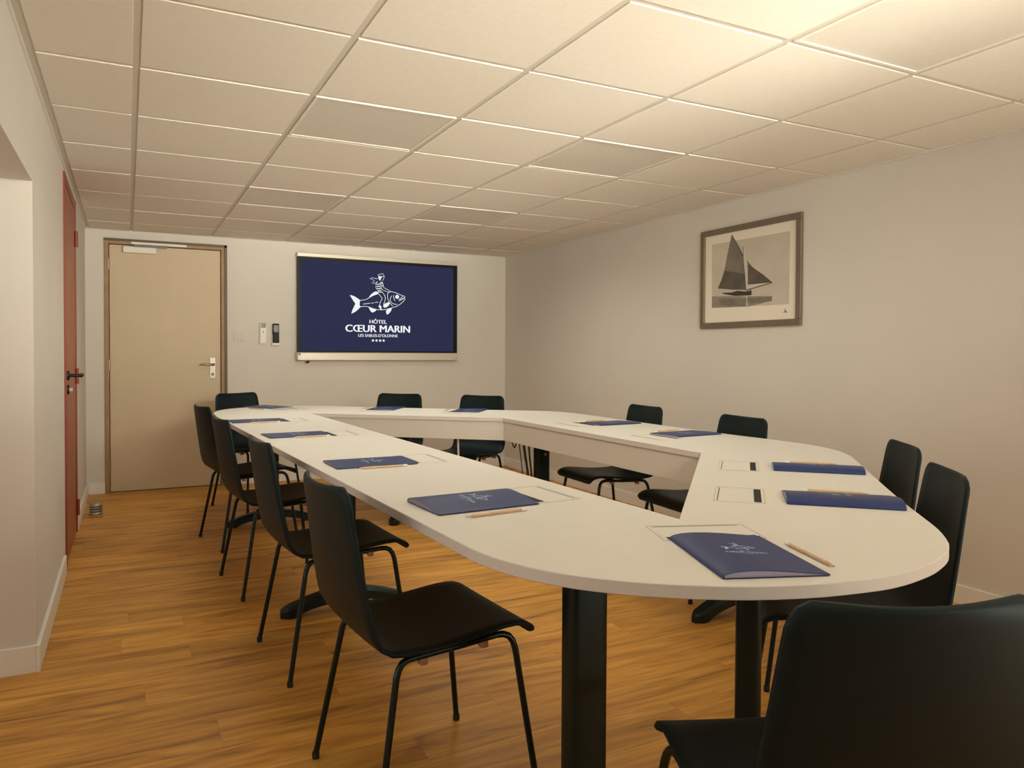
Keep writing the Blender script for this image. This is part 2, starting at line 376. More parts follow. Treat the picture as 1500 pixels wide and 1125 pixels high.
# ------------------------------------------------------------------ lettering helper
def text_polys(txt, offset=0.0):
    c = bpy.data.curves.new('txt', 'FONT'); c.body = txt; c.size = 1; c.offset = offset; c.resolution_u = 4
    o = bpy.data.objects.new('txt', c); COL.objects.link(o); bpy.context.view_layer.update()
    dg = bpy.context.evaluated_depsgraph_get(); me = bpy.data.meshes.new_from_object(o.evaluated_get(dg))
    vs = [(v.co.x, v.co.y) for v in me.vertices]; fs = [list(p.vertices) for p in me.polygons]
    bpy.data.objects.remove(o); bpy.data.curves.remove(c); bpy.data.meshes.remove(me)
    return vs, fs
def put_text(mb, txt, x0, x1, y0, y1, fn, bold=0.0, offset=0.0, mi=0):
    """fit the lettering into the box x0..x1, y0..y1 (y downwards), cap height from the letters themselves"""
    vs, fs = text_polys(txt, offset)
    ax, bx = min(v[0] for v in vs), max(v[0] for v in vs)
    hv, _ = text_polys('H', offset); ay, by = min(v[1] for v in hv), max(v[1] for v in hv)
    for sh in ((-bold, 0, bold) if bold else (0,)):
        mb.add([fn(x0 + bold + (v[0] - ax) / (bx - ax) * (x1 - x0 - 2 * bold) + sh, y1 - (v[1] - ay) / (by - ay) * (y1 - y0)) for v in vs], fs, mi)
def star(cx, cy, r): return [(cx + (r if k % 2 == 0 else r * .42) * math.sin(PI * k / 5), cy - (r if k % 2 == 0 else r * .42) * math.cos(PI * k / 5)) for k in range(10)]

def emblem(mb, fn, w=8):
    """fish with a rider, in a 1219 x 1125 drawing grid (y downwards)"""
    P = lambda p: mb.poly(p, fn)
    Sx = lambda p, ww=w: mb.stroke(p, ww, fn)
    P([(216, 410), (262, 420), (312, 445), (358, 478), (348, 500), (347, 540), (360, 566), (330, 600), (290, 635), (237, 662), (248, 620), (268, 575), (290, 525), (265, 490), (240, 450)])
    P([(472, 440), (482, 415), (505, 388), (535, 362), (562, 348), (590, 352), (602, 376), (570, 388), (525, 408), (495, 428)])
    P([(466, 564), (500, 578), (540, 590), (577, 596), (560, 618), (535, 634), (514, 637), (495, 620), (480, 592)])
    P([(706, 606), (735, 585), (765, 570), (788, 566), (780, 600), (760, 632), (735, 655), (718, 660), (710, 635)])
    P([(668, 552), (672, 525), (700, 505), (735, 492), (754, 487), (757, 510), (740, 540), (712, 560), (685, 566)])
    Sx([(355, 477), (400, 472), (440, 460), (475, 438), (520, 410), (560, 392), (602, 376)])
    Sx([(735, 350), (780, 342), (830, 350), (885, 372), (940, 392), (976, 402), (962, 420), (925, 440), (890, 462)])
    Sx([(885, 452), (915, 425), (940, 400)], w)
    Sx([(890, 465), (935, 440), (970, 422), (972, 440), (945, 475), (905, 510), (860, 540), (800, 562), (740, 580), (690, 592), (640, 598), (577, 596)])
    Sx([(577, 594), (530, 585), (480, 566), (430, 556), (390, 560), (358, 566)])
    Sx([(740, 352), (726, 390), (728, 430), (742, 470), (765, 505), (800, 540)])
    Sx([(785, 398), (768, 430), (764, 460), (775, 485), (800, 505), (830, 514), (862, 516)])
    Sx([(810, 390), (812, 420), (820, 445), (832, 465)])
    P([(862 + 27 * math.cos(a * PI / 8), 410 + 27 * math.sin(a * PI / 8)) for a in range(16)])
    Sx([(392, 527), (440, 520), (490, 512)]); Sx([(505, 510), (540, 506)]); Sx([(555, 500), (600, 492)])
    # rider: cap, face, scarf, striped top, arms, leg
    Sx([(594, 122), (612, 112), (665, 98), (672, 122), (690, 132), (655, 140), (605, 138), (594, 122)], w * .8)
    P([(600, 138), (655, 140), (640, 160), (625, 200), (612, 185), (602, 160)])
    Sx([(676, 140), (680, 158), (668, 180), (655, 196)], w * .8)
    Sx([(600, 172), (560, 172), (520, 162), (482, 172), (520, 188), (550, 205), (512, 235), (555, 240), (590, 212)], w * .8)
    Sx([(590, 212), (570, 250), (568, 300), (585, 320)], w * .8)
    for k, (a, b, c_, d_) in enumerate([(625, 222, 655, 218), (585, 252, 662, 236), (580, 282, 668, 264), (582, 312, 650, 296), (590, 338, 640, 328), (597, 356, 655, 350)]):
        mb.stroke([(a, b), (c_, d_)], w * 1.7, fn)
    Sx([(655, 215), (668, 250), (672, 288), (715, 312), (760, 330), (778, 340), (750, 352), (700, 338), (650, 318), (640, 290)], w * .8)
    Sx([(602, 376), (630, 408), (655, 438), (640, 470), (622, 510), (618, 540)], w)
    Sx([(655, 352), (690, 400), (698, 440), (690, 480), (672, 520)], w)
    P([(602, 548), (622, 532), (645, 555), (640, 575), (658, 600), (630, 590)])
def lettering(mb, fn):
    put_text(mb, 'HÔTEL', 480, 718, 738, 787, fn, 1.5)
    put_text(mb, 'CŒUR MARIN', 158, 1046, 812, 905, fn, 4.5)
    put_text(mb, "LES SABLES-D'OLONNE", 330, 870, 935, 972, fn, .8)
    for cx in (528, 577, 626, 675): mb.poly(star(cx, 1021, 23), fn)

# ------------------------------------------------------------------ interactive screen on the far wall
TX0, TX1, TZ0, TZ1 = 1.352, 2.902, 1.083, 2.048
YS = YB - .075
t = thing('wall_screen', ((TX0 + TX1) / 2, YB, TZ0), 0, 'large flat presentation screen showing a navy hotel logo, on the far wall', 'screen')
def rel(o): o.matrix_parent_inverse = Matrix.Translation(-o.parent.location); return o
rel(MB().box((TX0 + .012, YS + .004, TZ0 + .02), (TX1 - .004, YB - .012, TZ1 - .006), 0, bev=.004).build('housing', M['dark'], t))
rel(MB().box((TX0 + .25, YB - .014, TZ0 + .25), (TX1 - .25, YB, TZ1 - .25)).build('wall_bracket', M['black'], t))
bz = MB(); a0, a1, b0, b1 = 1.388, 2.862, 1.173, 1.990
bz.box((TX0 + .010, YS - .006, 1.157), (a0, YS + .006, 2.010)).box((a1, YS - .006, 1.157), (TX1 - .002, YS + .006, 2.018)).box((a0, YS - .006, 1.157), (a1, YS + .006, b0)).box((a0, YS - .006, b1), (a1, YS + .006, 2.018))
rel(bz.build('bezel', M['dark'], t))
sc = rel(MB().box((a0, YS - .001, b0), (a1, YS + .005, b1)).build('display', M['screen'], t))
def onscreen(x, y): return (2.1003 + (x - 600) * .000704, YS - .0022, 1.5862 - (y - 560) * .000682)
e1 = MB(); emblem(e1, onscreen, 6.2); e1.build('emblem', M['white'], sc)
e2 = MB(); lettering(e2, onscreen); e2.build('lettering', M['white'], sc)
rel(MB().box((TX0 + .004, YS - .010, 2.016), (TX1, YB - .014, TZ1 + .003), 0, bev=.004).build('top_rail', M['alu'], t))
bb = rel(MB().box((TX0, YS - .022, TZ0), (TX1 + .004, YB - .014, 1.158), 0, bev=.008).build('speaker_bar', M['alu'], t))
for k, x in enumerate([1.372]):
    o = MB().box((x - .010, YS - .0235, 1.132), (x + .010, YS - .0215, 1.150)).build('port', M['grey'], bb)
for x in (1.364, 1.384, 1.418, 1.443, 1.50, 2.86, 2.885):
    o = MB().lathe([(.0055, 0), (.0055, .002), (.004, .003)], 12, at=(x, YS - .0215, 1.106), rot=Matrix.Rotation(PI / 2, 3, 'X')).build('button', M['plast'] if x < 2 else M['grey'], bb)
rel(MB().box((1.440, YS + .0, 1.060), (1.462, YS + .022, TZ0 + .002)).build('sensor', M['dark'], t))

# ------------------------------------------------------------------ switch and wall controls
t = thing('light_switch', (.870, YB, 1.292), 0, 'flush white light switch plate between door and remotes', 'light switch')
MB().box((-.042, -.009, -.038), (.042, 0, .038), 0, bev=.004).build('plate', M['wall'], t)
MB().box((-.020, -.013, -.022), (.020, -.008, .022), 0, bev=.003).build('rocker', M['wall'], t)
t = thing('remote_control', (1.072, YB, 1.222), 0, 'white remote control with small grey display in a wall holder left of the screen', 'remote control')
MB().box((-.036, -.012, 0), (.036, 0, .11), 0, bev=.005).build('holder', M['plast'], t)
MB().box((-.030, -.028, .012), (.030, -.010, .198), 0, bev=.006).build('body', M['plast'], t)
MB().box((-.021, -.0295, .150), (.021, -.027, .192)).build('display', M['grey'], t)
MB().box((-.004, -.030, .106), (.004, -.027, .122)).build('button', M['grey'], t)
t = thing('handset', (1.177, YB, 1.218), 0, 'black handset in a white wall cradle beside the screen', 'handset')
MB().box((-.036, -.016, 0), (.036, 0, .10), 0, bev=.005).box((-.036, -.04, 0), (.036, -.016, .022), 0, bev=.005).build('cradle', M['plast'], t)
MB().box((-.026, -.042, .022), (.028, -.016, .194), 0, bev=.006).build('body', M['dark'], t)
MB().box((-.020, -.0435, .118), (.022, -.041, .178)).build('display', M['grey'], t)

# ------------------------------------------------------------------ framed picture on the right wall
PY, PZ = 3.56, 1.655
t = thing('framed_picture', (XR, PY, PZ), 0, 'black and white sailing boat print in a pewter frame on the right wall', 'picture')
def onpic(h):
    return lambda u, v: (-h, -u, v + .0155 * u)
w, hh, fw = .428, .325, .038
f = MB()
for (a, b, c_, d_) in [(-w, -hh, w, -hh + fw), (-w, hh - fw, w, hh), (-w, -hh + fw, -w + fw, hh - fw), (w - fw, -hh + fw, w, hh - fw)]:
    f.box((-.022, -c_, b), (-.0, -a, d_), 0, bev=.004)
f.build('frame', M['pframe'], t)
MB().box((-.008, -w + .03, -hh + .03), (-.002, w - .03, hh - .03)).build('mount', M['mount'], t)
pr = MB(); q = lambda pts, k: pr.poly(pts, onpic(.0084 + k * .00012), MI)
MI = 0; q([(-.328, .236), (.335, .222), (.333, -.205), (-.325, -.184)], 0)
MI = 4; q([(-.323, -.107), (.202, -.147), (.202, -.173), (.11, -.187), (.003, -.197), (-.324, -.184)], 1)
MI = 1; q([(-.262, -.130), (-.015, -.143), (-.014, -.193), (-.237, -.174)], 2); q([(.007, -.148), (.202, -.150), (.197, -.178), (.024, -.179)], 2)
MI = 5; q([(-.015, -.131), (-.002, -.131), (-.007, -.155), (.002, -.191), (-.013, -.193), (-.01, -.163)], 3)
MI = 1; q([(-.145, .277), (-.178, .170), (-.208, .058), (-.234, -.005), (-.269, -.060), (-.133, -.079), (-.013, -.092), (-.022, -.01), (-.034, .071), (-.043, .131), (-.081, .192)], 4)
MI = 2; q([(-.208, .05), (-.234, -.005), (-.269, -.060), (-.133, -.079), (-.013, -.092), (-.024, .01)], 5)
MI = 1; q([(-.035, .120), (.0, .085), (.042, .043), (-.001, .045)], 4)
MI = 2; q([(-.001, .067), (.042, .043), (.128, -.010), (.203, -.065), (.108, -.062), (.001, -.06)], 5)
MI = 5; q([(-.041, .167), (-.025, .157), (-.004, .067), (-.003, -.068), (-.012, -.093), (-.027, .038)], 6); q([(-.003, -.068), (.2, -.068), (.034, -.091), (-.011, -.093)], 6)
MI = 3; q([(-.047, .186), (-.042, .184), (-.038, .08), (-.012, -.093), (-.017, -.093), (-.040, .08)], 7)
q([(-.013, -.090), (.203, -.064), (.203, -.069), (-.013, -.096)], 7); q([(-.147, .280), (-.141, .270), (-.043, .130), (-.047, .127)], 7)
q([(-.227, -.090), (-.145, -.097), (-.088, -.090), (-.021, -.101), (.034, -.096), (.034, -.128), (-.11, -.122), (-.215, -.099)], 8)
MI = 1; q([(.297, -.226), (.322, -.254), (.281, -.249), (.302, -.246)], 1)
pr.build('print', [M['photo'], M['psail'], M['pjib'], M['pdark'], M['psea'], M['plight']], t)

# ------------------------------------------------------------------ conference table
KT = .9647                                   # plan scale of everything measured on the table top
NL, NR, FR, FL = [Vector(p) * KT for p in ((1.266, 1.535), (2.204, 2.532), (2.194, 4.45), (1.134, 5.338))]
def arc(c, r0_, r1_, a0, a1, n):
    return [(c.x + (r0_ + (r1_ - r0_) * k / n) * math.cos(a0 + (a1 - a0) * k / n), c.y + (r0_ + (r1_ - r0_) * k / n) * math.sin(a0 + (a1 - a0) * k / n)) for k in range(n + 1)]
RIM = [(.662, 1.521), (.668, 1.46), (.690, 1.363), (.741, 1.256), (.815, 1.166), (.878, 1.113), (.944, 1.068), (1.031, 1.022), (1.135, .986), (1.215, .970), (1.297, .960), (1.362, .963), (1.425, .973), (1.480, .986),
       (1.528, 1.003), (1.574, 1.022), (1.616, 1.044), (1.663, 1.076), (1.740, 1.143), (1.803, 1.208), (1.994, 1.423), (2.332, 1.783), (2.640, 2.106), (2.714, 2.188), (2.768, 2.262), (2.815, 2.345), (2.850, 2.44), (2.872, 2.55), (2.876, 2.67), (2.868, 2.80), (2.850, 3.0),
       (2.840, 3.41), (2.838, 4.0), (2.842, 4.40), (2.838, 4.56), (2.820, 4.68), (2.780, 4.79), (2.72, 4.872), (2.60, 4.968), (2.425, 5.108), (2.101, 5.385), (1.70, 5.74), (1.42, 5.985), (1.30, 6.07), (1.16, 6.13), (1.02, 6.14), (.88, 6.11), (.75, 6.035), (.65, 5.94), (.575, 5.80), (.537, 5.65), (.522, 5.45), (.522, 5.20)]
def smooth_loop(pts, n=4):
    out = []; m_ = len(pts)
    for i in range(m_):
        p0, p1, p2, p3 = [Vector(pts[(i + k) % m_]) for k in (-1, 0, 1, 2)]
        a_, b_ = (p2 - p1).length, 0
        for k in range(n):
            u_ = k / n; m1 = (p2 - p0) / max(1e-6, (p2 - p0).length) * a_; m2 = (p3 - p1) / max(1e-6, (p3 - p1).length) * a_
            out.append(tuple((2 * u_ ** 3 - 3 * u_ ** 2 + 1) * p1 + (u_ ** 3 - 2 * u_ ** 2 + u_) * m1 + (-2 * u_ ** 3 + 3 * u_ ** 2) * p2 + (u_ ** 3 - u_ ** 2) * m2))
    return out
RIM = smooth_loop([(x * KT, y * KT) for x, y in RIM])
t = thing('conference_table', (1.7, 3.4, 0), 0, 'white trapezoid ring of conference tables with rounded corners and open centre', 'table')
tl = Vector((1.7, 3.4, 0))
def onT(o, par=None): o.matrix_parent_inverse = Matrix.Translation(-tl); return o
def ring_top():
    inner = [NL, FL, FR, NR]
    bm = bmesh.new()
    ov = [bm.verts.new((x, y, ZT)) for x, y in RIM]; iv = [bm.verts.new((p.x, p.y, ZT)) for p in inner]
    oe = [bm.edges.new((ov[i], ov[(i + 1) % len(ov)])) for i in range(len(ov))]; ie = [bm.edges.new((iv[i], iv[(i + 1) % 4])) for i in range(4)]
    r = bmesh.ops.triangle_fill(bm, edges=oe + ie, use_beauty=True)
    fs = [f for f in bm.faces]
    for f in fs:
        f.normal_update()
        if f.normal.z < 0: f.normal_flip()
    top = len(bm.faces)
    r = bmesh.ops.extrude_face_region(bm, geom=fs)
    for g_ in r['geom']:
        if isinstance(g_, bmesh.types.BMVert): g_.co.z = ZT - TT
    bmesh.ops.recalc_face_normals(bm, faces=bm.faces[:])
    rim = [e for e in bm.edges if len(e.link_faces) == 2 and abs(e.link_faces[0].normal.dot(e.link_faces[1].normal)) < .3 and abs(e.verts[0].co.z - e.verts[1].co.z) < 1e-5]
    bmesh.ops.bevel(bm, geom=rim, offset=.0015, segments=1, affect='EDGES')
    bm.normal_update(); mb = MB(); bm.verts.index_update(); mb.v = [tuple(v.co) for v in bm.verts]
    for f in bm.faces:
        mb.f.append([v.index for v in f.verts]); up = abs(f.normal.z) > .9
        mb.mi.append(0 if up else 1); mb.sm.append(False)
    bm.free(); return mb
top = onT(ring_top().build('tabletop', [M['table'], M['edge']], t))
# modesty panels along the inner edge
def panel(a, b, inward):
    dd = (b - a).normalized(); nn = Vector((-dd.y, dd.x)) * inward
    p = [a + nn * .010 - dd * .010, b + nn * .010 + dd * .010, b + nn * .028 + dd * .022, a + nn * .028 - dd * .022]
    onT(MB().prism([(v.x, v.y) for v in p], .605, ZT - TT, 0, bev=.0015).build('modesty_panel', M['apron'], t))
panel(NR, FR, -1); panel(FR, FL, -1); panel(FL, NL, -1); panel(NL, NR, -1)
# pedestals: flat column on an arched foot
def pedestal(x, y, foot_deg, L=.56, wide=.105, thin=.058, column_deg=None):
    a = math.radians(foot_deg); ca = a if column_deg is None else math.radians(column_deg)
    R = Matrix.Rotation(ca, 3, 'Z')
    col = MB(); n = 28; pts = []
    for k in range(n):
        q_ = 2 * PI * k / n; cx_, sy_ = math.cos(q_), math.sin(q_)
        pts.append((wide / 2 * math.copysign(abs(cx_) ** .35, cx_), thin / 2 * math.copysign(abs(sy_) ** .6, sy_)))
    vs = [R @ Vector((px, py, z)) + Vector((x, y, 0)) for z in (.06, ZT - TT - .006) for px, py in pts]
    col.add(vs, [[k, (k + 1) % n, n + (k + 1) % n, n + k] for k in range(n)], 0, True); col.add(vs[n:], [list(range(n))]); 
    c_ = onT(col.build('pedestal_column', M['black'], t))
    ft = MB(); N_ = 20; prof = []
    RF = Matrix.Rotation(a, 3, 'Z')
    for k in range(N_ + 1):
        u_ = -1 + 2 * k / N_; au = abs(u_)
        zt = .098 - .062 * au ** 1.8; zb = 0 if au > .80 else .045 * (1 - (au / .80) ** 2) ** .7
        wv = .040 - .008 * au; 
        if au > .93: wv *= math.sqrt(max(.12, 1 - ((au - .93) / .075) ** 2)); zt = min(zt, .040)
        prof.append((u_ * L / 2, wv, zb, zt))
    vs = []
    for (px, wv, zb, zt) in prof:
        for (yy, zz) in [(-wv, zb), (-wv, zt - .012), (-wv * .7, zt), (wv * .7, zt), (wv, zt - .012), (wv, zb)]:
            vs.append(RF @ Vector((px, yy, zz)) + Vector((x, y, 0)))
    fs = [[i * 6 + k, i * 6 + (k + 1) % 6, (i + 1) * 6 + (k + 1) % 6, (i + 1) * 6 + k] for i in range(N_) for k in range(6)]
    ft.add(vs, fs, 0, False); ft.add(vs[:6], [[5, 4, 3, 2, 1, 0]]); ft.add(vs[-6:], [[0, 1, 2, 3, 4, 5]])
    onT(ft.build('pedestal_foot', M['black'], t))
    pl_ = MB().box((-.16, -.05, ZT - TT - .012), (.16, .05, ZT - TT), 0, rot=RF, at=(x, y, 0)); onT(pl_.build('top_plate', M['black'], t))
    return c_
pedestal(.945, 1.48, 2); pedestal(.868, 3.38, 2); pedestal(.86, 5.285, 2)
pedestal(1.40, 1.424, 46, column_deg=46, wide=.085, thin=.064, L=.40)
pedestal(2.47, 2.575, 8, L=.60); pe = pedestal(2.42, 4.326, 0)
pedestal(1.72, 5.03, 50, L=.46)
for (x, z) in [(2.395, .575), (2.432, .50)]:
    o = MB().lathe([(.008, 0), (.008, .004), (.005, .005)], 12, at=(x, 4.298, z), rot=Matrix.Rotation(PI / 2, 3, 'X')).build('bolt', M['steel'], pe)

# ------------------------------------------------------------------ seats round the table: pose of each sitter's place
CH = [  # x, y, facing degrees, label
    (.713, 1.937, 4.2, 'foremost black chair on the left side, its whole seat in view'),
    (.703, 2.912, 3.6, 'black shell chair second from the front in the left row, behind the foremost left chair'),
    (.672, 3.937, 5.5, 'black shell chair third from the front in the left row'),
    (.662, 4.892, 9.7, 'black shell chair farthest back in the left row, in front of the beige door'),
    (.877, 5.983, -64, 'black shell chair at the far left rounded corner, backrest against the door frame'),
    (1.724, 5.466, -130.5, 'black shell chair at the far side under the screen, left one of two'),
    (2.184, 5.031, -141, 'black shell chair at the far side right of the screen, near the room corner'),
    (2.586, 3.807, 177.5, 'black shell chair on the right side, farther of the two left of the picture'),
    (2.563, 2.954, 176.5, 'black shell chair on the right side directly below the sailing picture'),
    (2.280, 1.951, 142.4, 'black shell chair at the right diagonal, farther of the two backs against the right wall'),
    (1.836, 1.506, 139.4, 'black shell chair at the right diagonal, nearer of the two backs against the right wall'),
    (1.024, .893, 69.0, 'large black chair in the right foreground, seen from behind'),
]

def make_shell():
    prof = [(-.265, .834), (-.2645, .828), (-.2635, .818), (-.2615, .805), (-.258, .785), (-.252, .745), (-.244, .69), (-.235, .63), (-.226, .575), (-.217, .525), (-.207, .487), (-.192, .460), (-.168, .445), (-.135, .440), (-.09, .4385), (-.03, .440), (.03, .445), (.09, .452), (.14, .457), (.175, .4575), (.198, .4545), (.215, .449), (.227, .442), (.235, .434), (.239, .425), (.2395, .416)]
    n = len(prof); L = [0]
    for a, b in zip(prof, prof[1:]): L.append(L[-1] + math.dist(a, b))
    tot = L[-1]
    def hw(i):
        s_ = L[i]; z = prof[i][1]
        if i <= 10: w_ = .175 + (.834 - z) / (.834 - .487) * .037
        else: w_ = .212 - .012 * max(0, (s_ - L[11]) / (tot - L[11]))
        r = .030
        dd = s_
        if dd < r: w_ += -r + math.sqrt(max(0, r * r - (r - dd) ** 2))
        r = .022; dd = tot - s_
        if dd < r: w_ += -r + math.sqrt(max(0, r * r - (r - dd) ** 2))
        return w_
    m_ = 14; G = []
    for i, (x, z) in enumerate(prof):
        a = prof[max(i - 1, 0)]; b = prof[min(i + 1, n - 1)]
        row = []
        for j in range(m_ + 1):
            tt = -1 + 2 * j / m_; c_ = (1 - tt * tt)
            y = tt * hw(i)
            if i <= 11: dx = -.024 * c_ * (1 if i < 8 else (11 - i) / 4 * .7 + .3); dz = 0
            elif i < 14: dx = -.007 * c_ * (14 - i) / 3; dz = -.004 * c_
            else: dx = 0; dz = -.007 * c_ * min(1, max(0, (tot - L[i]) / .12))
            row.append(Vector((x + dx, y, z + dz)))
        G.append(row)
    th = .0115
    def nrm(i, j):
        a = G[min(i + 1, n - 1)][j] - G[max(i - 1, 0)][j]; b = G[i][min(j + 1, m_)] - G[i][max(j - 1, 0)]
        return a.cross(b).normalized()
    N_ = [[nrm(i, j) for j in range(m_ + 1)] for i in range(n)]
    if N_[16][7].z < 0: N_ = [[-v for v in r] for r in N_]
    mb = MB(); W_ = m_ + 1
    up = [G[i][j] for i in range(n) for j in range(W_)]; dn = [G[i][j] - N_[i][j] * th for i in range(n) for j in range(W_)]
    o = len(up); fs = []
    for i in range(n - 1):
        for j in range(m_):
            q_ = [i * W_ + j, i * W_ + j + 1, (i + 1) * W_ + j + 1, (i + 1) * W_ + j]
            fs.append(q_); fs.append([k + o for k in q_[::-1]])
    bd = [j for j in range(W_)] + [i * W_ + m_ for i in range(1, n)] + [(n - 1) * W_ + j for j in range(m_ - 1, -1, -1)] + [i * W_ for i in range(n - 2, 0, -1)]
    # rounded rim: one extra ring pushed out
    ctr = [(up[k] + dn[k]) / 2 for k in bd]; ring = []
    for q_, k in enumerate(bd):
        a, b = ctr[q_ - 1], ctr[(q_ + 1) % len(bd)]; tg = (b - a).normalized(); i, j = divmod(k, W_); outv = tg.cross(N_[i][j])
        if outv.dot(ctr[q_] - Vector((-.03, 0, .5))) < 0: outv = -outv
        ring.append(ctr[q_] + outv * .0035)
    vs = up + dn + ring; R_ = 2 * o; nb = len(bd)
    for q_ in range(nb):
        q2 = (q_ + 1) % nb
        fs.append([bd[q_], R_ + q_, R_ + q2, bd[q2]]); fs.append([R_ + q_, bd[q_] + o, bd[q2] + o, R_ + q2])
    mb.add(vs, fs, 0, True); me = mb.mesh('seat_shell', M['shell'])
    bm = bmesh.new(); bm.from_mesh(me); bmesh.ops.recalc_face_normals(bm, faces=bm.faces[:]); bm.to_mesh(me); bm.free()
    return me

def make_chair():
    c_ = link('shell_chair', None)
    link('seat_shell', make_shell(), c_)
    R_ = .0088
    for s_ in (1, -1):
        rear = [(-.105, .190 * s_, .4155), (-.125, .191 * s_, .4145), (-.140, .193 * s_, .408), (-.150, .196 * s_, .396), (-.157, .199 * s_, .378), (-.160, .2005 * s_, .36), (-.222, .238 * s_, .012)]
        front = [(.125, .190 * s_, .428), (.145, .191 * s_, .4265), (.160, .193 * s_, .420), (.170, .196 * s_, .407), (.176, .199 * s_, .388), (.179, .2005 * s_, .37), (.226, .236 * s_, .012)]
        for path in (rear, front):
            lg = MB().tube(path, R_, 12).build('leg', M['tube'], c_)
            x_, y_, _ = path[-1]; MB().lathe([(.0095, 0), (.0105, .003), (.0105, .018), (.009, .02)], 12, at=(x_, y_, 0)).build('glide', M['rubber'], lg)
        MB().tube([(-.105, .190 * s_, .4155), (.02, .190 * s_, .421), (.125, .190 * s_, .428)], R_, 12).build('side_rail', M['tube'], c_)
        for x_ in (-.085, .085):
            MB().box((x_ - .010, .190 * s_ - .013, .396 + (x_ + .085) * .055), (x_ + .010, .190 * s_ + .013, .412 + (x_ + .085) * .055), 0, bev=.003).build('stacking_clip', M['clip'], c_)
    for x_, z_ in ((-.06, .4175), (.06, .4225)):
        MB().tube([(x_, -.188, z_), (x_, .188, z_)], .007, 10).build('cross_bar', M['tube'], c_)
    return c_
proto = make_chair()
for k, (x, y, a, lb) in enumerate(CH):
    o = proto if k == 0 else copy_tree(proto)
    o.location = (x, y, 0); o.rotation_euler = (0, 0, math.radians(a)); tag(o, lb, 'chair', 'black chairs around the conference table')

# ------------------------------------------------------------------ folders (local: x = away from the sitter, y = to the sitter's left)
FW, FL_ = .207, .297
def cover_z(y, bulge):                     # y from -FW/2 (open side) to +FW/2 (spine)
    s_ = (y + FW / 2) / FW
    return .0026 + bulge * 2.9 * max(0, s_) ** 1.3 * max(0, 1 - s_) ** .5
FOLD = {}
def folder_meshes(bulge):
    if bulge in FOLD: return FOLD[bulge]
    n = 30; ysn = [-FW / 2 + FW * (1 - (1 - k / n) ** 1.6) for k in range(n + 1)]
    th = .0006
    top_ = [(y, cover_z(y, bulge)) for y in ysn] + [(FW / 2 + .0004, .0021), (FW / 2 + .0002, .0012)]
    m_ = len(top_); cv = MB()
    up = [(sx * FL_ / 2, y, z) for (y, z) in top_ for sx in (-1, 1)]; lo_ = [(sx * FL_ / 2, y, max(.0011, z - th)) for (y, z) in top_ for sx in (-1, 1)]
    cv.add(up, [[2 * i, 2 * i + 1, 2 * i + 3, 2 * i + 2] for i in range(m_ - 1)], 0, True)
    cv.add(lo_, [[2 * i + 2, 2 * i + 3, 2 * i + 1, 2 * i] for i in range(m_ - 1)], 0, True)
    o2 = 2 * m_; sd = up + lo_
    cv.add(sd, [[2 * i, 2 * i + 2, o2 + 2 * i + 2, o2 + 2 * i] for i in range(m_ - 1)] + [[2 * i + 1, o2 + 2 * i + 1, o2 + 2 * i + 3, 2 * i + 3] for i in range(m_ - 1)] + [[0, o2, o2 + 1, 1]], 0, False)
    front = cv.mesh('front_cover', M['navy'])
    back = MB().box((-FL_ / 2, -FW / 2, 0), (FL_ / 2, FW / 2, .001)).mesh('back_cover', M['navy'])
    # inner sheet that follows the cover from below
    ps = MB(); pz = [(y, max(.0012, cover_z(y, bulge) - .0014)) for y in ysn if y < FW / 2 - .0015]; k_ = len(pz); X0, X1 = -FL_ / 2 + .0008, FL_ / 2 - .0008
    vs = [(xx, y, z) for (y, z) in pz for xx in (X0, X1)] + [(xx, y, .0011) for (y, z) in pz for xx in (X0, X1)]
    fs = [[2 * i, 2 * i + 2, 2 * i + 3, 2 * i + 1] for i in range(k_ - 1)] + [[2 * i, 2 * k_ + 2 * i, 2 * k_ + 2 * i + 2, 2 * i + 2] for i in range(k_ - 1)] + [[2 * i + 1, 2 * i + 3, 2 * k_ + 2 * i + 3, 2 * k_ + 2 * i + 1] for i in range(k_ - 1)]
    ps.add(vs, fs, 0); sheet = ps.mesh('inner_sheets', M['navyin'])
    lg = MB()
    def fn(gx, gy):                        # drawing grid: right = -y for the sitter, down = -x
        y = -(gx - 610) * .000098; x = -(gy - 560) * .000098 + .012
        return (x, y, cover_z(y, bulge) + .0004)
    emblem(lg, fn, 11); lettering(lg, fn); logo = lg.mesh('printed_logo', M['ink'])
    FOLD[bulge] = (front, back, sheet, logo); return FOLD[bulge]
FO = [  # centre x, y, facing degrees, bulge, label
    (.868, 1.948, 3.5, .014, 'navy folder in front on the left table side, its open end gaping'),
    (.828, 2.827, .5, .006, 'navy folder second from the front on the left table side, bright blue'),
    (.768, 3.945, 3.0, .003, 'navy folder third from the front on the left table side'),
    (.705, 4.845, 1.0, .003, 'navy folder farthest back on the left table side'),
    (.965, 6.02, -60, .003, 'navy folder at the far left corner in front of the chair by the door'),
    (1.752, 5.545, -125, .003, 'navy folder at the far side below the screen, left one of two'),
    (2.238, 5.09, -128, .003, 'navy folder at the far side right of the screen'),
    (2.620, 3.83, 183, .004, 'navy folder on the right table side, farther one beside a pencil'),
    (2.640, 3.155, 184, .004, 'navy folder on the right table side below the sailing picture'),
    (2.285, 1.990, 136, .0155, 'navy folder curled on the right diagonal, the farther of two'),
    (1.850, 1.524, 137, .017, 'navy folder curled on the right diagonal, the nearer of two'),
    (1.152, 1.190, 70, .011, 'navy folder nearest the camera with logo facing up, at the rounded table end'),
]
for (x, y, a, b_, lb) in FO:
    t = thing('folder', (x * KT, y * KT, ZT + .0014), math.radians(a), lb, 'folder', 'navy folders laid out on the table')
    fr, bk, sh, lo = folder_meshes(b_)
    fc = link('front_cover', fr, t); link('back_cover', bk, t); link('inner_sheets', sh, t); link('printed_logo', lo, fc)

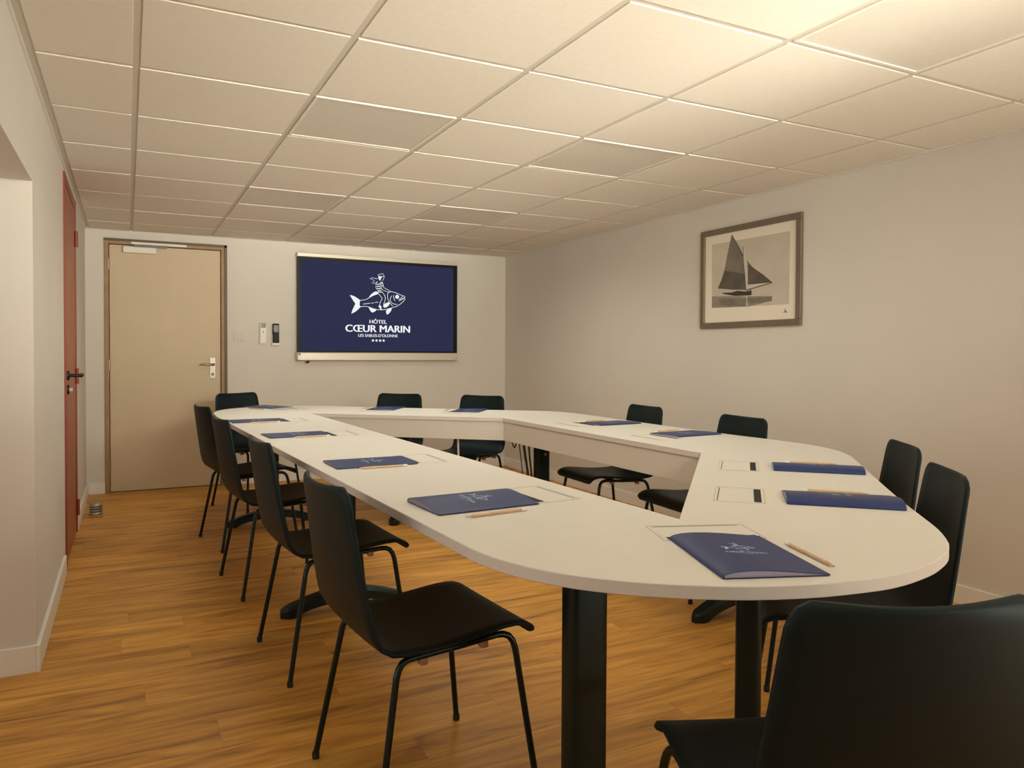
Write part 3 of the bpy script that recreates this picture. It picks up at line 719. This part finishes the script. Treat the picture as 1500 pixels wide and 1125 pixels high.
# ------------------------------------------------------------------ pencils (tip towards +x)
def make_pencil():
    p = link('pencil', None); r = .0038; RY = Matrix.Rotation(PI / 2, 3, 'Y')
    MB().lathe([(r, -.078), (r, .066)], 6, at=(0, 0, r), rot=RY, smooth=False).build('barrel', M['pencil'], p)
    MB().lathe([(r, .066), (.0012, .084)], 12, at=(0, 0, r), rot=RY).build('sharpened_cone', M['pwood'], p)
    MB().lathe([(.0012, .084), (.0003, .089)], 10, at=(0, 0, r), rot=RY).build('lead', M['lead'], p)
    MB().lathe([(r * 1.02, -.094), (r * 1.05, -.092), (r * 1.05, -.078)], 14, at=(0, 0, r), rot=RY).build('eraser_end', M['pend'], p)
    return p
PE = [  # tip, end, label
    ((.77, 1.776), (.945, 1.793), 'wooden pencil beside the gaping folder in front on the left side'),
    ((.741, 2.690), (.915, 2.690), 'wooden pencil beside the second folder from the front on the left side'),
    ((.722, 3.803), (.90, 3.822), 'wooden pencil beside the third folder from the front on the left side'),
    ((.632, 4.69), (.805, 4.702), 'wooden pencil beside the farthest folder of the left side'),
    ((.80, 5.93), (.895, 5.78), 'wooden pencil beside the folder at the far left corner'),
    ((1.675, 5.70), (1.565, 5.555), 'wooden pencil beside the folder under the screen'),
    ((2.145, 5.25), (2.035, 5.09), 'wooden pencil beside the folder right of the screen'),
    ((2.705, 3.995), (2.53, 3.975), 'wooden pencil behind the farther folder on the right side'),
    ((2.735, 3.315), (2.56, 3.300), 'wooden pencil behind the folder below the sailing picture'),
    ((2.430, 2.016), (2.305, 2.140), 'wooden pencil behind the farther curled folder on the right diagonal'),
    ((2.000, 1.545), (1.875, 1.672), 'wooden pencil behind the nearer curled folder on the right diagonal'),
    ((1.250, 1.040), (1.306, 1.212), 'wooden pencil right of the folder nearest the camera'),
]
pp = make_pencil()
for k, (tip, end, lb) in enumerate(PE):
    o = pp if k == 0 else copy_tree(pp)
    dx, dy = tip[0] - end[0], tip[1] - end[1]; ln = math.hypot(dx, dy)
    o.location = (tip[0] * KT - dx / ln * .089, tip[1] * KT - dy / ln * .089, ZT + .0005); o.rotation_euler = (0, 0, math.atan2(dy, dx)); tag(o, lb, 'pencil', 'pencils laid beside the folders')

# ------------------------------------------------------------------ cable flaps let into the table top (parts of the table)
HA = [(1.100, 1.990, 2), (1.045, 2.86, 0), (.990, 3.93, 2), (.925, 4.84, 2), (1.07, 5.73, -63), (1.62, 5.35, -129), (2.10, 4.94, -130), (2.40, 3.86, 182), (2.40, 3.10, 182), (2.072, 2.168, 136), (1.648, 1.720, 136), (1.225, 1.393, 70)]
def box_outline(mb, x0, y0, x1, y1, w_, z0, z1, mi):
    mb.box((x0, y0, z0), (x1, y0 + w_, z1), mi).box((x0, y1 - w_, z0), (x1, y1, z1), mi).box((x0, y0, z0), (x0 + w_, y1, z1), mi).box((x1 - w_, y0, z0), (x1, y1, z1), mi)
fl0 = MB(); box_outline(fl0, -.070, -.118, .070, .118, .0012, 0, .0006, 1); fl0.box((-.060, -.108, 0), (.062, .108, .0005), 0)
flap_me = fl0.mesh('cable_flap', [M['table'], M['outline']])
slot_me = MB().box((-.060, -.104, .0004), (-.040, .104, .0012)).mesh('brush_slot', M['slot'])
slit_me = MB().box((.058, -.104, .0004), (.0605, .104, .0010)).mesh('hinge_slit', M['slit'])
for (x, y, a) in HA:
    o = link('cable_flap', flap_me)
    o.parent = bpy.data.objects['conference_table']; o.location = (x * KT - tl.x, y * KT - tl.y, ZT); o.rotation_euler = (0, 0, math.radians(a))
    link('brush_slot', slot_me, o); link('hinge_slit', slit_me, o)

# ------------------------------------------------------------------ cables hanging under the far right table corner
def cable(name, path, r, mt, lb):
    P = [Vector((p[0] * KT, p[1] * KT, p[2])) for p in path]; Q = []
    for i in range(len(P) - 1):
        p0, p1, p2, p3 = P[max(i - 1, 0)], P[i], P[i + 1], P[min(i + 2, len(P) - 1)]
        for k in range(8):
            u_ = k / 8; Q.append(.5 * ((2 * p1) + (p2 - p0) * u_ + (2 * p0 - 5 * p1 + 4 * p2 - p3) * u_ ** 2 + (3 * p1 - p0 - 3 * p2 + p3) * u_ ** 3))
    Q.append(P[-1]); return tag(MB().tube(Q, r, 8).build(name, mt), lb, 'cable', 'cables under the table')
zb = ZT - TT
cable('power_cable', [(2.25, 4.44, zb - .006), (2.25, 4.43, .62), (2.255, 4.40, .565), (2.25, 4.36, .60), (2.25, 4.34, zb - .006)], .004, M['cable'], 'thin cable loop hanging below the far right table corner')
cable('power_cable', [(2.25, 4.27, zb - .006), (2.255, 4.26, .58), (2.28, 4.25, .40), (2.29, 4.25, .20), (2.33, 4.28, .008)], .008, M['cable'], 'thick black cable hanging to the floor left of the far right pedestal')
cable('power_cable', [(2.25, 4.20, zb - .008), (2.26, 4.20, .56), (2.28, 4.205, .42), (2.30, 4.20, .22), (2.37, 4.19, .008)], .006, M['cable'], 'black cable hanging closest to the far right pedestal')
cable('power_cable', [(2.24, 4.33, zb - .006), (2.25, 4.31, .57), (2.262, 4.29, .40), (2.275, 4.28, .18), (2.30, 4.31, .008)], .004, mat('cable_brown', (.10, .06, .035), .5), 'thin brown cable at the left of the hanging cables')
cable('power_cable', [(1.988, 4.710, zb - .008), (1.989, 4.711, .58), (1.995, 4.716, .45), (2.004, 4.725, .25), (2.03, 4.74, .008)], .007, M['cablew'], 'pale cable hanging in front of the chair right of the screen')
